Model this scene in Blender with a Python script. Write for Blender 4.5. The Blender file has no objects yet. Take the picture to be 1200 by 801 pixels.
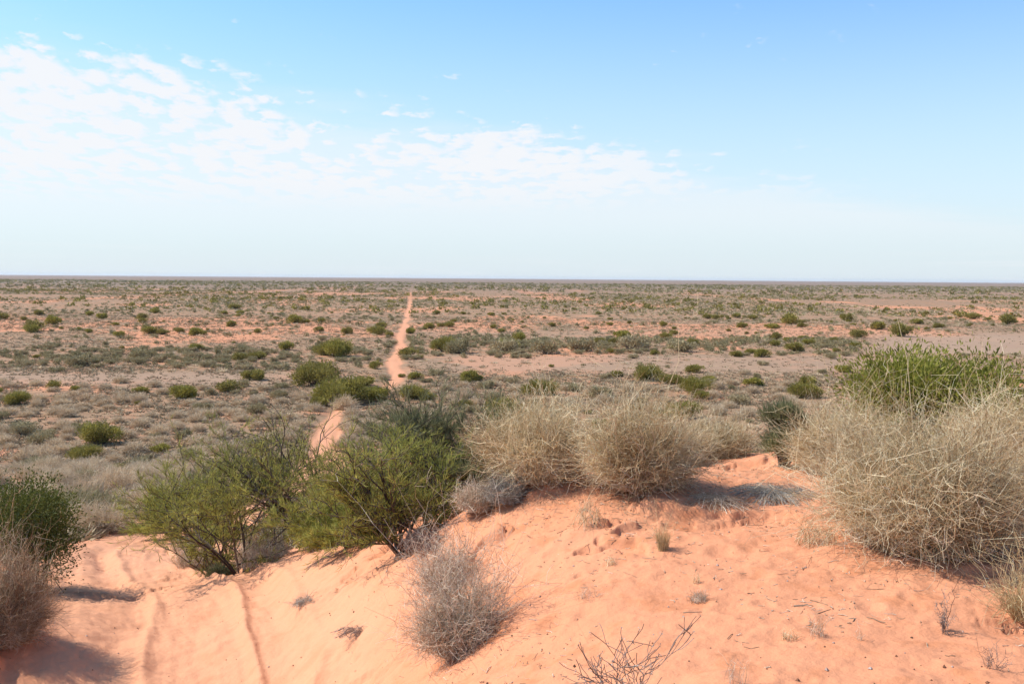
import bpy, math, random
import numpy as np
from mathutils import Matrix, Vector

# ------------------------------------------------------------------ camera, sky, sun, exposure
F = 1152.0                       # focal length in pixels of the 1200 px wide photograph
PITCH = math.atan((400.5 - 325.6) / F)
ROLL = math.atan(9.5 / 1200.0)
GROUND_EYE = 12.0                # the plain lies this far below the eye
sc = bpy.context.scene
cam_d = bpy.data.cameras.new("camera"); cam = bpy.data.objects.new("camera", cam_d)
sc.collection.objects.link(cam); sc.camera = cam
cam_d.sensor_width = 36.0; cam_d.lens = 36.0 * F / 1200.0
cam_d.clip_start = 0.1; cam_d.clip_end = 60000
CAMR = (Matrix.Rotation(math.radians(90) - PITCH, 3, 'X') @ Matrix.Rotation(ROLL, 3, 'Z'))
cam.matrix_world = CAMR.to_4x4()
CR = np.array(CAMR)

SUN_EL = math.radians(48); SUN_AZ = math.radians(-80)     # azimuth from +Y, negative to the left
world = bpy.data.worlds.new("World"); sc.world = world; world.use_nodes = True
sun_d = bpy.data.lights.new("sun", 'SUN'); sun_d.energy = 4.6; sun_d.angle = math.radians(0.53)
sun_d.color = (1.0, 0.945, 0.86)
sun = bpy.data.objects.new("sun", sun_d); sc.collection.objects.link(sun)
sdir = Vector((math.sin(SUN_AZ) * math.cos(SUN_EL), math.cos(SUN_AZ) * math.cos(SUN_EL), math.sin(SUN_EL)))
sun.rotation_euler = sdir.to_track_quat('Z', 'Y').to_euler()
sc.view_settings.view_transform = 'Standard'; sc.view_settings.look = 'None'
sc.view_settings.gamma = 1.0; sc.view_settings.exposure = 0.33
sc.cycles.max_bounces = 6; sc.cycles.diffuse_bounces = 3; sc.cycles.transmission_bounces = 3
sc.cycles.volume_bounces = 0; sc.cycles.use_denoising = True


class NT:
    """short-hand for wiring shader nodes"""
    def __init__(self, nt): self.nt = nt; self.nt.nodes.clear()
    def n(self, t, **kw):
        nd = self.nt.nodes.new(t)
        ins = kw.pop('ins', {})
        for k, v in kw.items(): setattr(nd, k, v)
        for k, v in ins.items(): self.set(nd.inputs[k], v)
        return nd
    def set(self, sock, v):
        if isinstance(v, bpy.types.NodeSocket): self.nt.links.new(v, sock)
        else: sock.default_value = v
    def math(self, op, a, b=0.0, c=0.0, clamp=False):
        nd = self.n('ShaderNodeMath', operation=op, use_clamp=clamp)
        self.set(nd.inputs[0], a); self.set(nd.inputs[1], b); self.set(nd.inputs[2], c)
        return nd.outputs[0]
    def mix(self, f, a, b, blend='MIX'):
        nd = self.n('ShaderNodeMix', data_type='RGBA', blend_type=blend)
        self.set(nd.inputs[0], f); self.set(nd.inputs[6], a); self.set(nd.inputs[7], b)
        return nd.outputs[2]
    def noise(self, vec, scale, detail=3, rough=0.5, dist=0.0):
        nd = self.n('ShaderNodeTexNoise', ins={'Vector': vec, 'Scale': scale, 'Detail': detail, 'Roughness': rough, 'Distortion': dist})
        return nd.outputs['Fac']
    def ramp(self, f, a, b, lo=0.0, hi=1.0, smooth=True):
        nd = self.n('ShaderNodeMapRange', interpolation_type='SMOOTHSTEP' if smooth else 'LINEAR',
                    ins={'Value': f, 'From Min': a, 'From Max': b, 'To Min': lo, 'To Max': hi})
        return nd.outputs[0]


SKYTINT = (1.02, 1.48, 1.78, 1)
def build_world():
    w = NT(world.node_tree)
    sky = w.n('ShaderNodeTexSky', sky_type='NISHITA', sun_disc=False, sun_elevation=SUN_EL,
              sun_rotation=SUN_AZ, altitude=50, air_density=1.0, dust_density=0.6, ozone_density=1.6)
    tc = w.n('ShaderNodeTexCoord')
    sep = w.n('ShaderNodeSeparateXYZ', ins={0: tc.outputs['Generated']})
    x, y, z = sep.outputs
    zc = w.math('MAXIMUM', z, 0.004)
    u = w.math('DIVIDE', x, zc); v = w.math('DIVIDE', y, zc)
    uv = w.n('ShaderNodeCombineXYZ', ins={0: u, 1: v, 2: 0.0}).outputs[0]
    uvs = w.n('ShaderNodeCombineXYZ', ins={0: w.math('MULTIPLY', u, 1.0), 1: w.math('MULTIPLY', v, 0.36), 2: 3.0}).outputs[0]
    # sheet of small altocumulus; its edge is a straight front across the sky
    edge = w.math('SUBTRACT', v, w.math('MULTIPLY_ADD', u, 1.12, 5.95))
    edge = w.math('ADD', edge, w.math('MULTIPLY', w.math('SUBTRACT', w.noise(uv, 0.7, 4, 0.6), 0.5), 4.0))
    region = w.ramp(edge, -1.2, 2.6)
    ca = w.math('MULTIPLY', w.math('MULTIPLY', w.math('DIVIDE', x, y), w.math('POWER', v, 0.35)), 23.0)
    ce = w.math('MULTIPLY', w.math('LOGARITHM', v, 2.71828), 16.0)
    cv = w.n('ShaderNodeCombineXYZ', ins={0: ca, 1: ce, 2: 3.0}).outputs[0]
    big = w.noise(cv, 0.15, 3, 0.5, 0.2)
    small = w.noise(cv, 0.95, 5, 0.58, 0.2)
    wv = w.n('ShaderNodeVectorMath', operation='ADD', ins={0: cv,
              1: w.n('ShaderNodeCombineXYZ', ins={0: w.math('MULTIPLY', small, 2.2), 1: w.math('MULTIPLY', w.noise(cv, 1.3, 3, .6), 2.2), 2: 0.0}).outputs[0]}).outputs[0]
    vor = w.n('ShaderNodeTexVoronoi', feature='SMOOTH_F1', ins={'Vector': wv, 'Scale': .85, 'Smoothness': .5}).outputs['Distance']
    cl = w.math('ADD', w.math('MULTIPLY', big, 0.40), w.math('MULTIPLY', small, 0.42))
    cl = w.math('ADD', cl, w.math('MULTIPLY', w.math('SUBTRACT', .85, vor), 0.26))
    cl = w.math('ADD', cl, w.math('MULTIPLY', w.math('SUBTRACT', region, 1.0), 0.26))
    puff = w.ramp(cl, 0.375, 0.535)
    # the sheet is thinner to the right and ends above a clear strip low on the left
    left = w.ramp(w.math('DIVIDE', x, y), 0.0, 0.42, 1.0, 0.25)
    low = w.ramp(z, 0.03, 0.10)
    veil = w.math('MULTIPLY', w.math('MULTIPLY', w.ramp(edge, 0.0, 3.5), w.ramp(z, 0.02, 0.07)), 0.45)
    fac = w.math('MULTIPLY', w.math('MULTIPLY', puff, left), w.math('MULTIPLY', low, 0.95))
    streak = w.noise(w.n('ShaderNodeCombineXYZ', ins={0: w.math('MULTIPLY', u, 0.05), 1: w.math('MULTIPLY', z, 60.0), 2: 0.0}).outputs[0], 1.5, 3, 0.6)
    fac = w.math('MAXIMUM', fac, w.math('MULTIPLY', w.ramp(streak, 0.5, 0.75), w.ramp(z, 0.10, 0.03, 0.0, 0.25)))
    fac = w.math('MAXIMUM', fac, veil)
    haze = w.ramp(z, -0.05, 0.34, 0.97, 0.0)
    hazec = (6.1, 6.75, 7.2, 1)
    cloudc = w.n('ShaderNodeRGB'); cloudc.outputs[0].default_value = (7.35, 7.45, 7.7, 1)
    col = w.mix(fac, w.mix(haze, w.mix(1.0, sky.outputs[0], SKYTINT, 'MULTIPLY'), hazec), cloudc.outputs[0])
    bg = w.n('ShaderNodeBackground', ins={'Color': col, 'Strength': 0.1})
    o = w.n('ShaderNodeOutputWorld'); w.nt.links.new(bg.outputs[0], o.inputs[0])
build_world()

RNG = np.random.default_rng(7)

# ------------------------------------------------------------------ numbers and noise
def ray(px, py):
    d = CR @ np.array([(px - 600) / F, -(py - 400.5) / F, -1.0]); return d
def at(px, py, Y):
    d = ray(px, py); return d * (Y / d[1])
def on_plain(px, py):
    d = ray(px, py); return d * (-GROUND_EYE / d[2])
def project(x, y, z):
    q = np.stack([x, y, z], -1) @ CR
    return 600 + F * q[..., 0] / -q[..., 2], 400.5 - F * q[..., 1] / -q[..., 2]

def _hash(ix, iy, seed):
    h = (ix.astype(np.int64) * 374761393 + iy.astype(np.int64) * 668265263 + seed * 974634777) & 0xffffffff
    h = ((h ^ (h >> 13)) * 1274126177) & 0xffffffff
    return ((h ^ (h >> 16)) & 0xffff) / 65535.0
def vnoise(x, y, seed=0):
    ix = np.floor(x); iy = np.floor(y); fx = x - ix; fy = y - iy
    fx = fx * fx * (3 - 2 * fx); fy = fy * fy * (3 - 2 * fy)
    a = _hash(ix, iy, seed); b = _hash(ix + 1, iy, seed); c = _hash(ix, iy + 1, seed); d = _hash(ix + 1, iy + 1, seed)
    return (a * (1 - fx) + b * fx) * (1 - fy) + (c * (1 - fx) + d * fx) * fy
def fbm(x, y, seed=0, octv=4, gain=0.5):
    s = 0; a = 1.0; t = 0
    for o in range(octv):
        s = s + a * (vnoise(x * 2 ** o + o * 17.3, y * 2 ** o + o * 9.1, seed + o) - 0.5); t += a; a *= gain
    return s / t * 2
def sstep(x, a, b):
    t = np.clip((x - a) / (b - a), 0, 1); return t * t * (3 - 2 * t)

# ------------------------------------------------------------------ terrain heights
CP = [  # pixel x, pixel y, distance ahead
 (800,801,4.3),(1000,801,4.2),(1200,801,4.2),(640,801,4.9),(530,801,6.0),(440,801,7.4),(330,801,8.2),(220,801,8.4),(90,801,8.4),
 (1130,700,5.5),(960,700,5.6),(800,700,5.7),(680,700,5.9),(560,740,5.9),(450,720,7.6),(360,740,8.8),
 (1060,670,6.0),(1190,670,6.0),(900,620,7.1),(760,620,7.1),(640,620,7.4),(560,660,7.2),(470,670,8.3),(390,680,9.6),(300,700,11.0),
 (870,548,9.6),(740,575,8.8),(620,580,8.6),(560,592,8.9),(480,640,9.2),(380,652,11.2),(290,668,13.0),(250,672,14.2),
 (225,740,10.5),(195,690,13.2),(170,655,16.6),(205,625,21.0),(120,635,20.0),(60,665,15.5),(-40,640,16),(-60,720,9.5),(-140,800,8.0),(20,735,9.0),
 (0,598,25),(120,592,27),(-100,590,27),(0,560,42),(130,560,42),(330,588,26),(420,570,26),
]
PTS = [tuple(at(*c)) for c in CP]
PTS += [(0,0,-1.65),(3,1,-1.6),(-3,1,-2.5),(-6,1,-2.9),(-9,2,-2.9),(-5,-5,-2.9),(0,-6,-1.9),(6,-6,-1.8),(8,3,-1.45),(14,4,-1.4),(25,4,-1.6),(-16,6,-2.8),(-28,5,-2.6),
        (5,8.8,-1.55),(8,10,-1.7),(2.5,11,-2.0),(1,13,-2.7),(5,13,-2.3),(9,14,-2.6),(14,15,-2.6),(26,16,-3.0),(-1.5,13,-3.3),(-3,17,-4.6),
        (0,20,-4.9),(6,20,-4.6),(14,22,-4.6),(28,24,-5),(-18,18,-4.4),(-30,20,-4.8),
        (0,32,-8),(10,34,-7.8),(24,36,-8),(-18,38,-7.8),(-34,36,-7.8),(-8,32,-7.6),
        (0,50,-11),(20,52,-10.9),(-12,52,-10.7),(-30,54,-10.7),(40,52,-10.8),(-50,52,-10.7),
        (0,70,-12),(25,72,-12),(-30,72,-12),(60,72,-12),(-60,72,-12),(0,95,-12),(50,95,-12),(-50,95,-12),(90,60,-12),(-90,60,-12),(60,20,-5),(-60,20,-5),
        (60,4,-2),(-60,4,-2.5),(0,-20,-5),(40,-20,-5),(-40,-20,-5),(0,-45,-12),(50,-45,-12),(-50,-45,-12)]
PTS = np.array(PTS)
def _U(r2): return 0.5 * r2 * np.log(r2 + 1e-9)
_n = len(PTS)
_A = np.zeros((_n + 3, _n + 3)); _d2 = ((PTS[:, None, :2] - PTS[None, :, :2]) ** 2).sum(-1)
_A[:_n, :_n] = _U(_d2) + np.eye(_n) * 0.6
_A[:_n, _n] = 1; _A[:_n, _n + 1:] = PTS[:, :2]; _A[_n, :_n] = 1; _A[_n + 1:, :_n] = PTS[:, :2].T
_w = np.linalg.solve(_A, np.concatenate([PTS[:, 2], [0, 0, 0]]))
def tps(x, y):
    z = _w[_n] + _w[_n + 1] * x + _w[_n + 2] * y
    for i in range(_n): z = z + _w[i] * _U((x - PTS[i, 0]) ** 2 + (y - PTS[i, 1]) ** 2)
    return z

# the track: centre line, over the dune and out across the plain
TR = [at(250,830,7.6), at(238,801,8.4), at(228,740,10.5), at(200,690,13.2), at(172,655,16.6), at(200,624,21.0)]
TR = [p[:2] for p in TR] + [np.array(p) for p in [(-7.2,25),(-7.6,32),(-8.8,42),(-11,55)]]
TR = [np.array((-4.0, -30.0)), np.array((-3.4, -6.0)), np.array((-2.8, 2.0))] + TR
for p in [(383,525),(385,505),(393,486),(420,468),(446,456),(458,448),(470,437),(462,426),(461,419),(468,411),(471,403),(470,395),(472,386),(476,378),(478,368),(480,358),(480,350),(481,343),(482,338),(486,333.5),(489,331)]:
    TR.append(on_plain(*p)[:2])
TR = np.array(TR)
def smooth_line(P, it=3):
    for _ in range(it):
        Q = [P[0]]
        for a, b in zip(P[:-1], P[1:]): Q += [a * .75 + b * .25, a * .25 + b * .75]
        Q.append(P[-1]); P = np.array(Q)
    return P
TRS = smooth_line(TR, 2)
def track_d(x, y):
    """signed distance from the centre line, positive to the right"""
    best = np.full(x.shape, 1e9); sg = np.zeros(x.shape)
    for a, b in zip(TRS[:-1], TRS[1:]):
        ab = b - a; L = (ab ** 2).sum()
        if L < 1e-9: continue
        lo = min(a[1], b[1]) - 12; hi = max(a[1], b[1]) + 12
        m = (y > lo) & (y < hi)
        if not m.any(): continue
        xm = x[m] - a[0]; ym = y[m] - a[1]
        t = np.clip((xm * ab[0] + ym * ab[1]) / L, 0, 1)
        dx = xm - t * ab[0]; dy = ym - t * ab[1]; d = np.sqrt(dx * dx + dy * dy)
        s = np.sign(ab[1] * xm - ab[0] * ym)
        bm = best[m]; sm = sg[m]; k = d < bm
        bm[k] = d[k]; sm[k] = s[k]; best[m] = bm; sg[m] = sm
    return best * sg

_gd = np.random.default_rng(31)
DENTS = [(a * b, b, c) for a, b, c in zip(_gd.uniform(-.1, .5, 150), _gd.uniform(4.2, 9, 150), _gd.uniform(.03, .075, 150))]      # old footprints
for st in range(9):
    DENTS.append((1.2 + .26 * st * .3 + (.09 if st % 2 else -.09), 4.4 + st * .52, .085))
MOUNDS = []          # x, y, radius, height of the sand caught under big bushes
def height(x, y, fine=True):
    x = np.asarray(x, float); y = np.asarray(y, float)
    r = np.sqrt(x * x + y * y)
    plain = -GROUND_EYE + 0.28 * fbm(x / 55, y / 38, 11, 3) + 0.10 * fbm(x / 9, y / 9, 12, 2) * sstep(r, 30, 60)
    # low dunes far out
    plain = plain + 1.3 * sstep(y, 320, 700) * np.clip(fbm(x / 260, y / 120, 13, 3) + .05, 0, 1) 
    near = r < 110
    z = plain.copy()
    if near.any():
        xn, yn = x[near], y[near]
        t = tps(xn, yn); w = sstep(r[near], 62, 100)
        t = t + 0.10 * fbm(xn / 3.1, yn / 2.6, 14, 3) * sstep(r[near], 2, 9) * 0.8 + 0.035 * fbm(xn / .75, yn / .6, 15, 3)
        for mx, my, mr, mh in MOUNDS:
            t = t + mh * np.exp(-((xn - mx) ** 2 + (yn - my) ** 2) / (mr * mr))
        if fine:
            t = t + 0.026 * fbm(xn / .24, yn / .2, 16, 4, .6)
            # crumbled little scarps where the crust has broken away
            gate = sstep(fbm(xn / 2.3, yn / 1.9, 17, 2), -.08, .14) * (1 - sstep(r[near], 16, 26))
            q = fbm(xn / .8, yn / .55, 18, 4, .6)
            t = t - gate * (.045 * sstep(q, .02, .07) + .03 * sstep(q, .22, .26))
            for fx, fy, fr in DENTS:
                dd = (xn - fx) ** 2 + (yn - fy) ** 2; mk = dd < (3 * fr) ** 2
                if mk.any():
                    e_ = dd[mk] / fr ** 2; t[mk] = t[mk] - fr * .15 * np.exp(-e_) + fr * .10 * np.exp(-((np.sqrt(e_) - 1.5) ** 2) * 4)
        z[near] = t * (1 - w) + plain[near] * w
    td = track_d(x, y); a = np.abs(td)
    wn = (1 - sstep(r, 45, 70))
    flat = 1 - sstep(a, 1.1, 1.7)
    wob = 0.14 * np.sin(y * 0.55 + 1.0) + 0.03 * np.sin(y * 1.7) + .05 * fbm(x / 1.2, y / 1.2, 23, 2)
    rut = (np.exp(-((td - 0.72 - wob) / .19) ** 2) + np.exp(-((td + 0.72 - wob) / .19) ** 2)) * (.75 + .5 * fbm(x / .6, y / .6, 27, 2))
    rid = np.exp(-((td - 0.47 - wob) / .05) ** 2) + np.exp(-((td - .98 - wob) / .07) ** 2) * .7 + np.exp(-((td + .46 - wob) / .07) ** 2) * .7
    side = np.exp(-((a - 1.55) / .22) ** 2)
    z = z + wn * (-0.08 * rut + 0.05 * rid + 0.03 * side * (.5 + fbm(x / .9, y / .9, 21, 2)))
    z = z + wn * flat * (.022 * fbm(td / .16, y / 1.6, 24, 3) + .02 * fbm(x / .5, y / .6, 25, 3))
    z = z - (1 - wn) * 0.10 * flat - (1 - wn) * .06 * rut
    # cut bank on the left of the track, close by
    e = -td + 0.22 * fbm(x / .5, y / .5, 22, 3)
    bank = sstep(e, 1.75, 2.05) * (1 - sstep(e, 2.3, 4.2)) * sstep(y, 2, 6) * (1 - sstep(y, 11.5, 14))
    z = z + 0.42 * bank + .10 * bank * fbm(x / .35, y / .35, 26, 3)
    return z

def gz(x, y): return float(height(np.array([x], float), np.array([y], float), False)[0])

# ------------------------------------------------------------------ mesh and object helpers
COL = sc.collection
def make_mesh(name, V, tris=None, quads=None, tint=None, mats=(), midx=None, smooth=False):
    V = np.asarray(V, np.float32)
    nt = 0 if tris is None else len(tris); nq = 0 if quads is None else len(quads)
    loops = np.concatenate([np.asarray(a, np.int32).ravel() for a in (tris, quads) if a is not None and len(a)])
    me = bpy.data.meshes.new(name)
    me.vertices.add(len(V)); me.vertices.foreach_set('co', V.ravel())
    me.loops.add(len(loops)); me.loops.foreach_set('vertex_index', loops)
    me.polygons.add(nt + nq)
    st = np.concatenate([np.arange(nt) * 3, nt * 3 + np.arange(nq) * 4]).astype(np.int32)
    me.polygons.foreach_set('loop_start', st)
    if midx is not None: me.polygons.foreach_set('material_index', np.asarray(midx, np.int32))
    if tint is not None:
        at_ = me.attributes.new('tint', 'FLOAT', 'POINT'); at_.data.foreach_set('value', np.asarray(tint, np.float32))
    for m in mats: me.materials.append(m)
    me.polygons.foreach_set('use_smooth', np.full(nt + nq, bool(smooth)))
    me.update(calc_edges=True)
    return me
def link(name, me, parent=None, loc=None):
    o = bpy.data.objects.new(name, me); COL.objects.link(o)
    if parent: o.parent = parent
    if loc is not None: o.location = loc
    return o
def tag(o, label=None, cat=None, group=None, kind=None):
    if label: o['label'] = label
    if cat: o['category'] = cat
    if group: o['group'] = group
    if kind: o['kind'] = kind
    return o
def empty(name, loc, rz=0):
    o = bpy.data.objects.new(name, None); COL.objects.link(o); o.location = loc; o.rotation_euler = (0, 0, rz)
    o.empty_display_size = .2
    return o
def norm(a): return a / (np.linalg.norm(a, axis=-1, keepdims=True) + 1e-9)

def tubes(P, R, tint, sides=3):
    """P (N,K,3) lines, R (N,K) radii -> verts, quads, tint"""
    N, K, _ = P.shape
    T = norm(np.gradient(P, axis=1))
    ref = norm(np.random.default_rng(N).normal(size=(N, 1, 3)))
    A = norm(np.cross(T, np.broadcast_to(ref, T.shape))); B = np.cross(T, A)
    ang = np.arange(sides) * 2 * math.pi / sides
    V = P[:, :, None] + R[:, :, None, None] * (A[:, :, None] * np.cos(ang)[:, None] + B[:, :, None] * np.sin(ang)[:, None])
    i = np.arange(N)[:, None, None] * K * sides; k = np.arange(K - 1)[None, :, None] * sides; s = np.arange(sides)[None, None]
    s2 = (s + 1) % sides
    Q = np.stack([i + k + s, i + k + s2, i + k + sides + s2, i + k + sides + s], -1).reshape(-1, 4)
    return V.reshape(-1, 3), Q, np.repeat(tint, K * sides)
def ribbons(P, R, tint):
    N, K, _ = P.shape
    T = norm(np.gradient(P, axis=1))
    ref = norm(np.random.default_rng(N).normal(size=(N, 1, 3)))
    A = norm(np.cross(T, np.broadcast_to(ref, T.shape)))
    V = np.stack([P - A * R[..., None], P + A * R[..., None]], 2)
    i = np.arange(N)[:, None] * K * 2; k = np.arange(K - 1)[None] * 2
    Q = np.stack([i + k, i + k + 1, i + k + 3, i + k + 2], -1).reshape(-1, 4)
    return V.reshape(-1, 3), Q, np.repeat(tint, K * 2)
def leaves(C, D, L, W, tint, rng):
    """pointed leaves: base C, direction D, length L, width W -> two triangles each"""
    N = len(C); ref = norm(rng.normal(size=(N, 3)))
    A = norm(np.cross(D, ref)); L = L[:, None]; W = W[:, None]
    Nn = norm(np.cross(D, A))
    V = np.stack([C, C + D * L * .45 + A * W * .5 + Nn * L * .04, C + D * L, C + D * L * .45 - A * W * .5 + Nn * L * .04], 1)
    b = np.arange(N)[:, None] * 4
    T = np.concatenate([b + [0, 1, 2], b + [0, 2, 3]], 1).reshape(-1, 3)
    return V.reshape(-1, 3), T, np.repeat(tint, 4)
def join(parts):
    """list of (V, faces, tint) with the same face size"""
    off = 0; Vs, Fs, Ts = [], [], []
    for V, Fc, t in parts:
        Vs.append(V); Fs.append(Fc + off); Ts.append(t); off += len(V)
    return np.concatenate(Vs), np.concatenate(Fs), np.concatenate(Ts)

# ------------------------------------------------------------------ materials
def plant_mat(name, c0, c1, c2, rand=0.0, trans=0.25, rough=0.75, rndcol=None):
    m = bpy.data.materials.new(name); m.use_nodes = True; w = NT(m.node_tree)
    a = w.n('ShaderNodeAttribute', attribute_name='tint').outputs['Fac']
    cr = w.n('ShaderNodeValToRGB', ins={0: a}); e = cr.color_ramp.elements
    e[0].position = 0; e[0].color = (*c0, 1); e[1].position = 1; e[1].color = (*c2, 1)
    k = e.new(.5); k.color = (*c1, 1)
    col = cr.outputs[0]
    oi = w.n('ShaderNodeObjectInfo').outputs['Random']
    if rndcol is not None:
        col = w.mix(w.math('MULTIPLY', oi, rand), col, (*rndcol, 1))
    elif rand:
        hs = w.n('ShaderNodeHueSaturation', ins={'Value': w.math('MULTIPLY_ADD', oi, rand, 1 - rand / 2), 'Color': col}); col = hs.outputs[0]
    bs = w.n('ShaderNodeBsdfPrincipled', ins={'Base Color': col, 'Roughness': rough, 'Specular IOR Level': 0.25})
    tr = w.n('ShaderNodeBsdfTranslucent', ins={'Color': col})
    mx = w.n('ShaderNodeMixShader', ins={0: trans, 1: bs.outputs[0], 2: tr.outputs[0]})
    o = w.n('ShaderNodeOutputMaterial'); w.nt.links.new(mx.outputs[0], o.inputs[0])
    return m
M = {
 'straw': plant_mat('straw_stems', (.27,.165,.075), (.68,.51,.28), (.97,.86,.59), .15),
 'straw_far': plant_mat('hummock_blades', (.34,.225,.13), (.62,.45,.28), (.84,.68,.45), .35, rndcol=(.46,.36,.25)),
 'brownstraw': plant_mat('brown_straw', (.20,.11,.055), (.44,.30,.18), (.74,.60,.40), .1),
 'yellow': plant_mat('yellow_straw', (.42,.29,.14), (.62,.46,.24), (.75,.60,.34), .1),
 'herbs': plant_mat('low_herbs', (.15,.10,.055), (.29,.21,.12), (.52,.42,.26), .1, .15),
 'deadgrey': plant_mat('dead_grey_twigs', (.26,.165,.095), (.52,.385,.26), (.82,.68,.51), .15, .1),
 'bark': plant_mat('dark_bark', (.05,.035,.028), (.10,.075,.06), (.16,.125,.10), .1, .0, .9),
 'acacia': plant_mat('olive_needles', (.19,.18,.045), (.35,.345,.08), (.54,.50,.13), .1, .4),
 'acacia_blue': plant_mat('grey_green_needles', (.13,.13,.065), (.24,.24,.115), (.36,.34,.16), .1, .35),
 'leafgreen': plant_mat('mid_green_leaves', (.11,.115,.02), (.25,.25,.04), (.43,.40,.08), .1, .4),
 'darkgreen': plant_mat('dark_green_leaves', (.05,.06,.012), (.10,.115,.022), (.20,.20,.04), .2, .3),
 'weedbark': plant_mat('weed_bark', (.10,.06,.045), (.22,.15,.115), (.36,.28,.23), .1, .0, .9),
 'greyherb': plant_mat('grey_herb', (.20,.17,.13), (.36,.31,.25), (.50,.45,.37), .2, .1),
 'green_far': plant_mat('shrub_leaves', (.155,.13,.03), (.30,.26,.05), (.50,.42,.09), .5, .35, rndcol=(.21,.16,.06)),
 'grey_far': plant_mat('saltbush_leaves', (.26,.19,.10), (.42,.33,.18), (.58,.46,.26), .5, .15, rndcol=(.24,.215,.09)),
}

def sand_mat():
    m = bpy.data.materials.new('red_sand'); m.use_nodes = True; w = NT(m.node_tree)
    pos = w.n('ShaderNodeNewGeometry').outputs['Position']
    tm = w.n('ShaderNodeAttribute', attribute_name='track').outputs['Fac']
    pl = w.n('ShaderNodeAttribute', attribute_name='plain').outputs['Fac']
    lit = w.n('ShaderNodeAttribute', attribute_name='litter').outputs['Fac']
    pan = w.n('ShaderNodeAttribute', attribute_name='claypan').outputs['Fac']
    sand = w.mix(w.noise(pos, 0.9, 5, .6), (.605,.243,.120,1), (.665,.297,.160,1))
    sand = w.mix(w.ramp(w.noise(pos, 3.0, 4, .65), .50, .68, 0, .6), sand, (.50,.185,.08,1))
    grains = w.noise(pos, 90, 3, .7)
    sand = w.mix(w.ramp(grains, .58, .72, 0, .5), sand, (.36,.145,.07,1))
    sand = w.mix(w.math('MULTIPLY', tm, .45), sand, (.66,.34,.195,1))
    dirt = w.mix(w.ramp(w.noise(pos, .5, 6, .7), .35, .65), (.25,.15,.083,1), (.39,.24,.137,1))
    dirt = w.mix(w.ramp(w.noise(pos, 4.5, 5, .7), .45, .65, 0, .7), dirt, (.17,.112,.072,1))
    f = w.math('MULTIPLY', pl, w.math('SUBTRACT', 1.0, tm))
    n = w.ramp(w.noise(pos, .16, 6, .7), .33, .53, .45, 1.0)
    n = w.math('MAXIMUM', w.math('MULTIPLY', f, n), w.math('MULTIPLY', w.math('MULTIPLY', lit, .5), w.ramp(w.noise(pos, 14, 4, .7), .45, .6)))
    col = w.mix(n, sand, dirt)
    fv = w.n('ShaderNodeAttribute', attribute_name='faraway').outputs['Fac']
    col = w.mix(w.math('MULTIPLY', fv, w.ramp(w.noise(pos, .012, 6, .75), .38, .52, .45, 1)), col, w.mix(w.noise(pos, .05, 5, .7), (.17,.12,.08,1), (.27,.185,.125,1)))
    col = w.mix(w.math('MULTIPLY', pan, w.math('SUBTRACT', .92, w.math('MULTIPLY', tm, .8))), col, w.mix(w.noise(pos, .05, 4, .6), (.32,.20,.13,1), (.39,.26,.17,1)))
    b1 = w.noise(pos, 5.5, 5, .6); b2 = w.noise(pos, 38, 4, .65)
    hgt = w.math('ADD', w.math('MULTIPLY', b1, .03), w.math('MULTIPLY', b2, .006))
    bp = w.n('ShaderNodeBump', ins={'Height': hgt, 'Distance': 1.0, 'Strength': .8})
    bs = w.n('ShaderNodeBsdfPrincipled', ins={'Base Color': col, 'Roughness': .95, 'Specular IOR Level': .1, 'Normal': bp.outputs[0]})
    o = w.n('ShaderNodeOutputMaterial'); w.nt.links.new(bs.outputs[0], o.inputs[0])
    return m
M['sand'] = sand_mat()

# ------------------------------------------------------------------ where the big foreground plants root
HERO = {  # name: base pixel x, base pixel y, distance
 'cane_right': (1080,668,6.35), 'leafy_right': (1090,520,9.0), 'blue_right': (915,558,8.9),
 'cane_mid': (752,606,8.1), 'cane_midleft': (628,592,8.7),
}
def hero_xy(k):
    p = at(*HERO[k]); return p[0], p[1]
for k, r, h in (('cane_mid', .75, .10), ('cane_midleft', .6, .13), ('cane_right', .9, .08)):
    x, y = hero_xy(k); MOUNDS.append((x, y, r, h))
px_ = at(520, 700, 6.9); MOUNDS.append((px_[0], px_[1], .38, .08))

# claypan and litter zones, in pixel space of the flat plain
def zone_pan(px, py):
    wob = 3.0 * fbm(px / 90, py / 9, 31, 3)
    p1 = sstep(px, 985, 1050) * sstep(py + wob, 388, 393) * (1 - sstep(py + wob, 413, 418))
    p2 = (1 - sstep(px, 250, 420)) * sstep(py + wob, 434, 439) * (1 - sstep(py + wob, 447, 456)) * .8
    p3 = sstep(px, 420, 600) * (1 - sstep(px, 1100, 1200)) * sstep(py + wob, 414, 420) * (1 - sstep(py + wob, 432, 440)) * .65
    p4 = sstep(px, 380, 500) * .3 * sstep(py + wob, 384, 388) * (1 - sstep(py + wob, 392, 396))
    return np.maximum.reduce([p1, p2, p3, p4])

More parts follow.
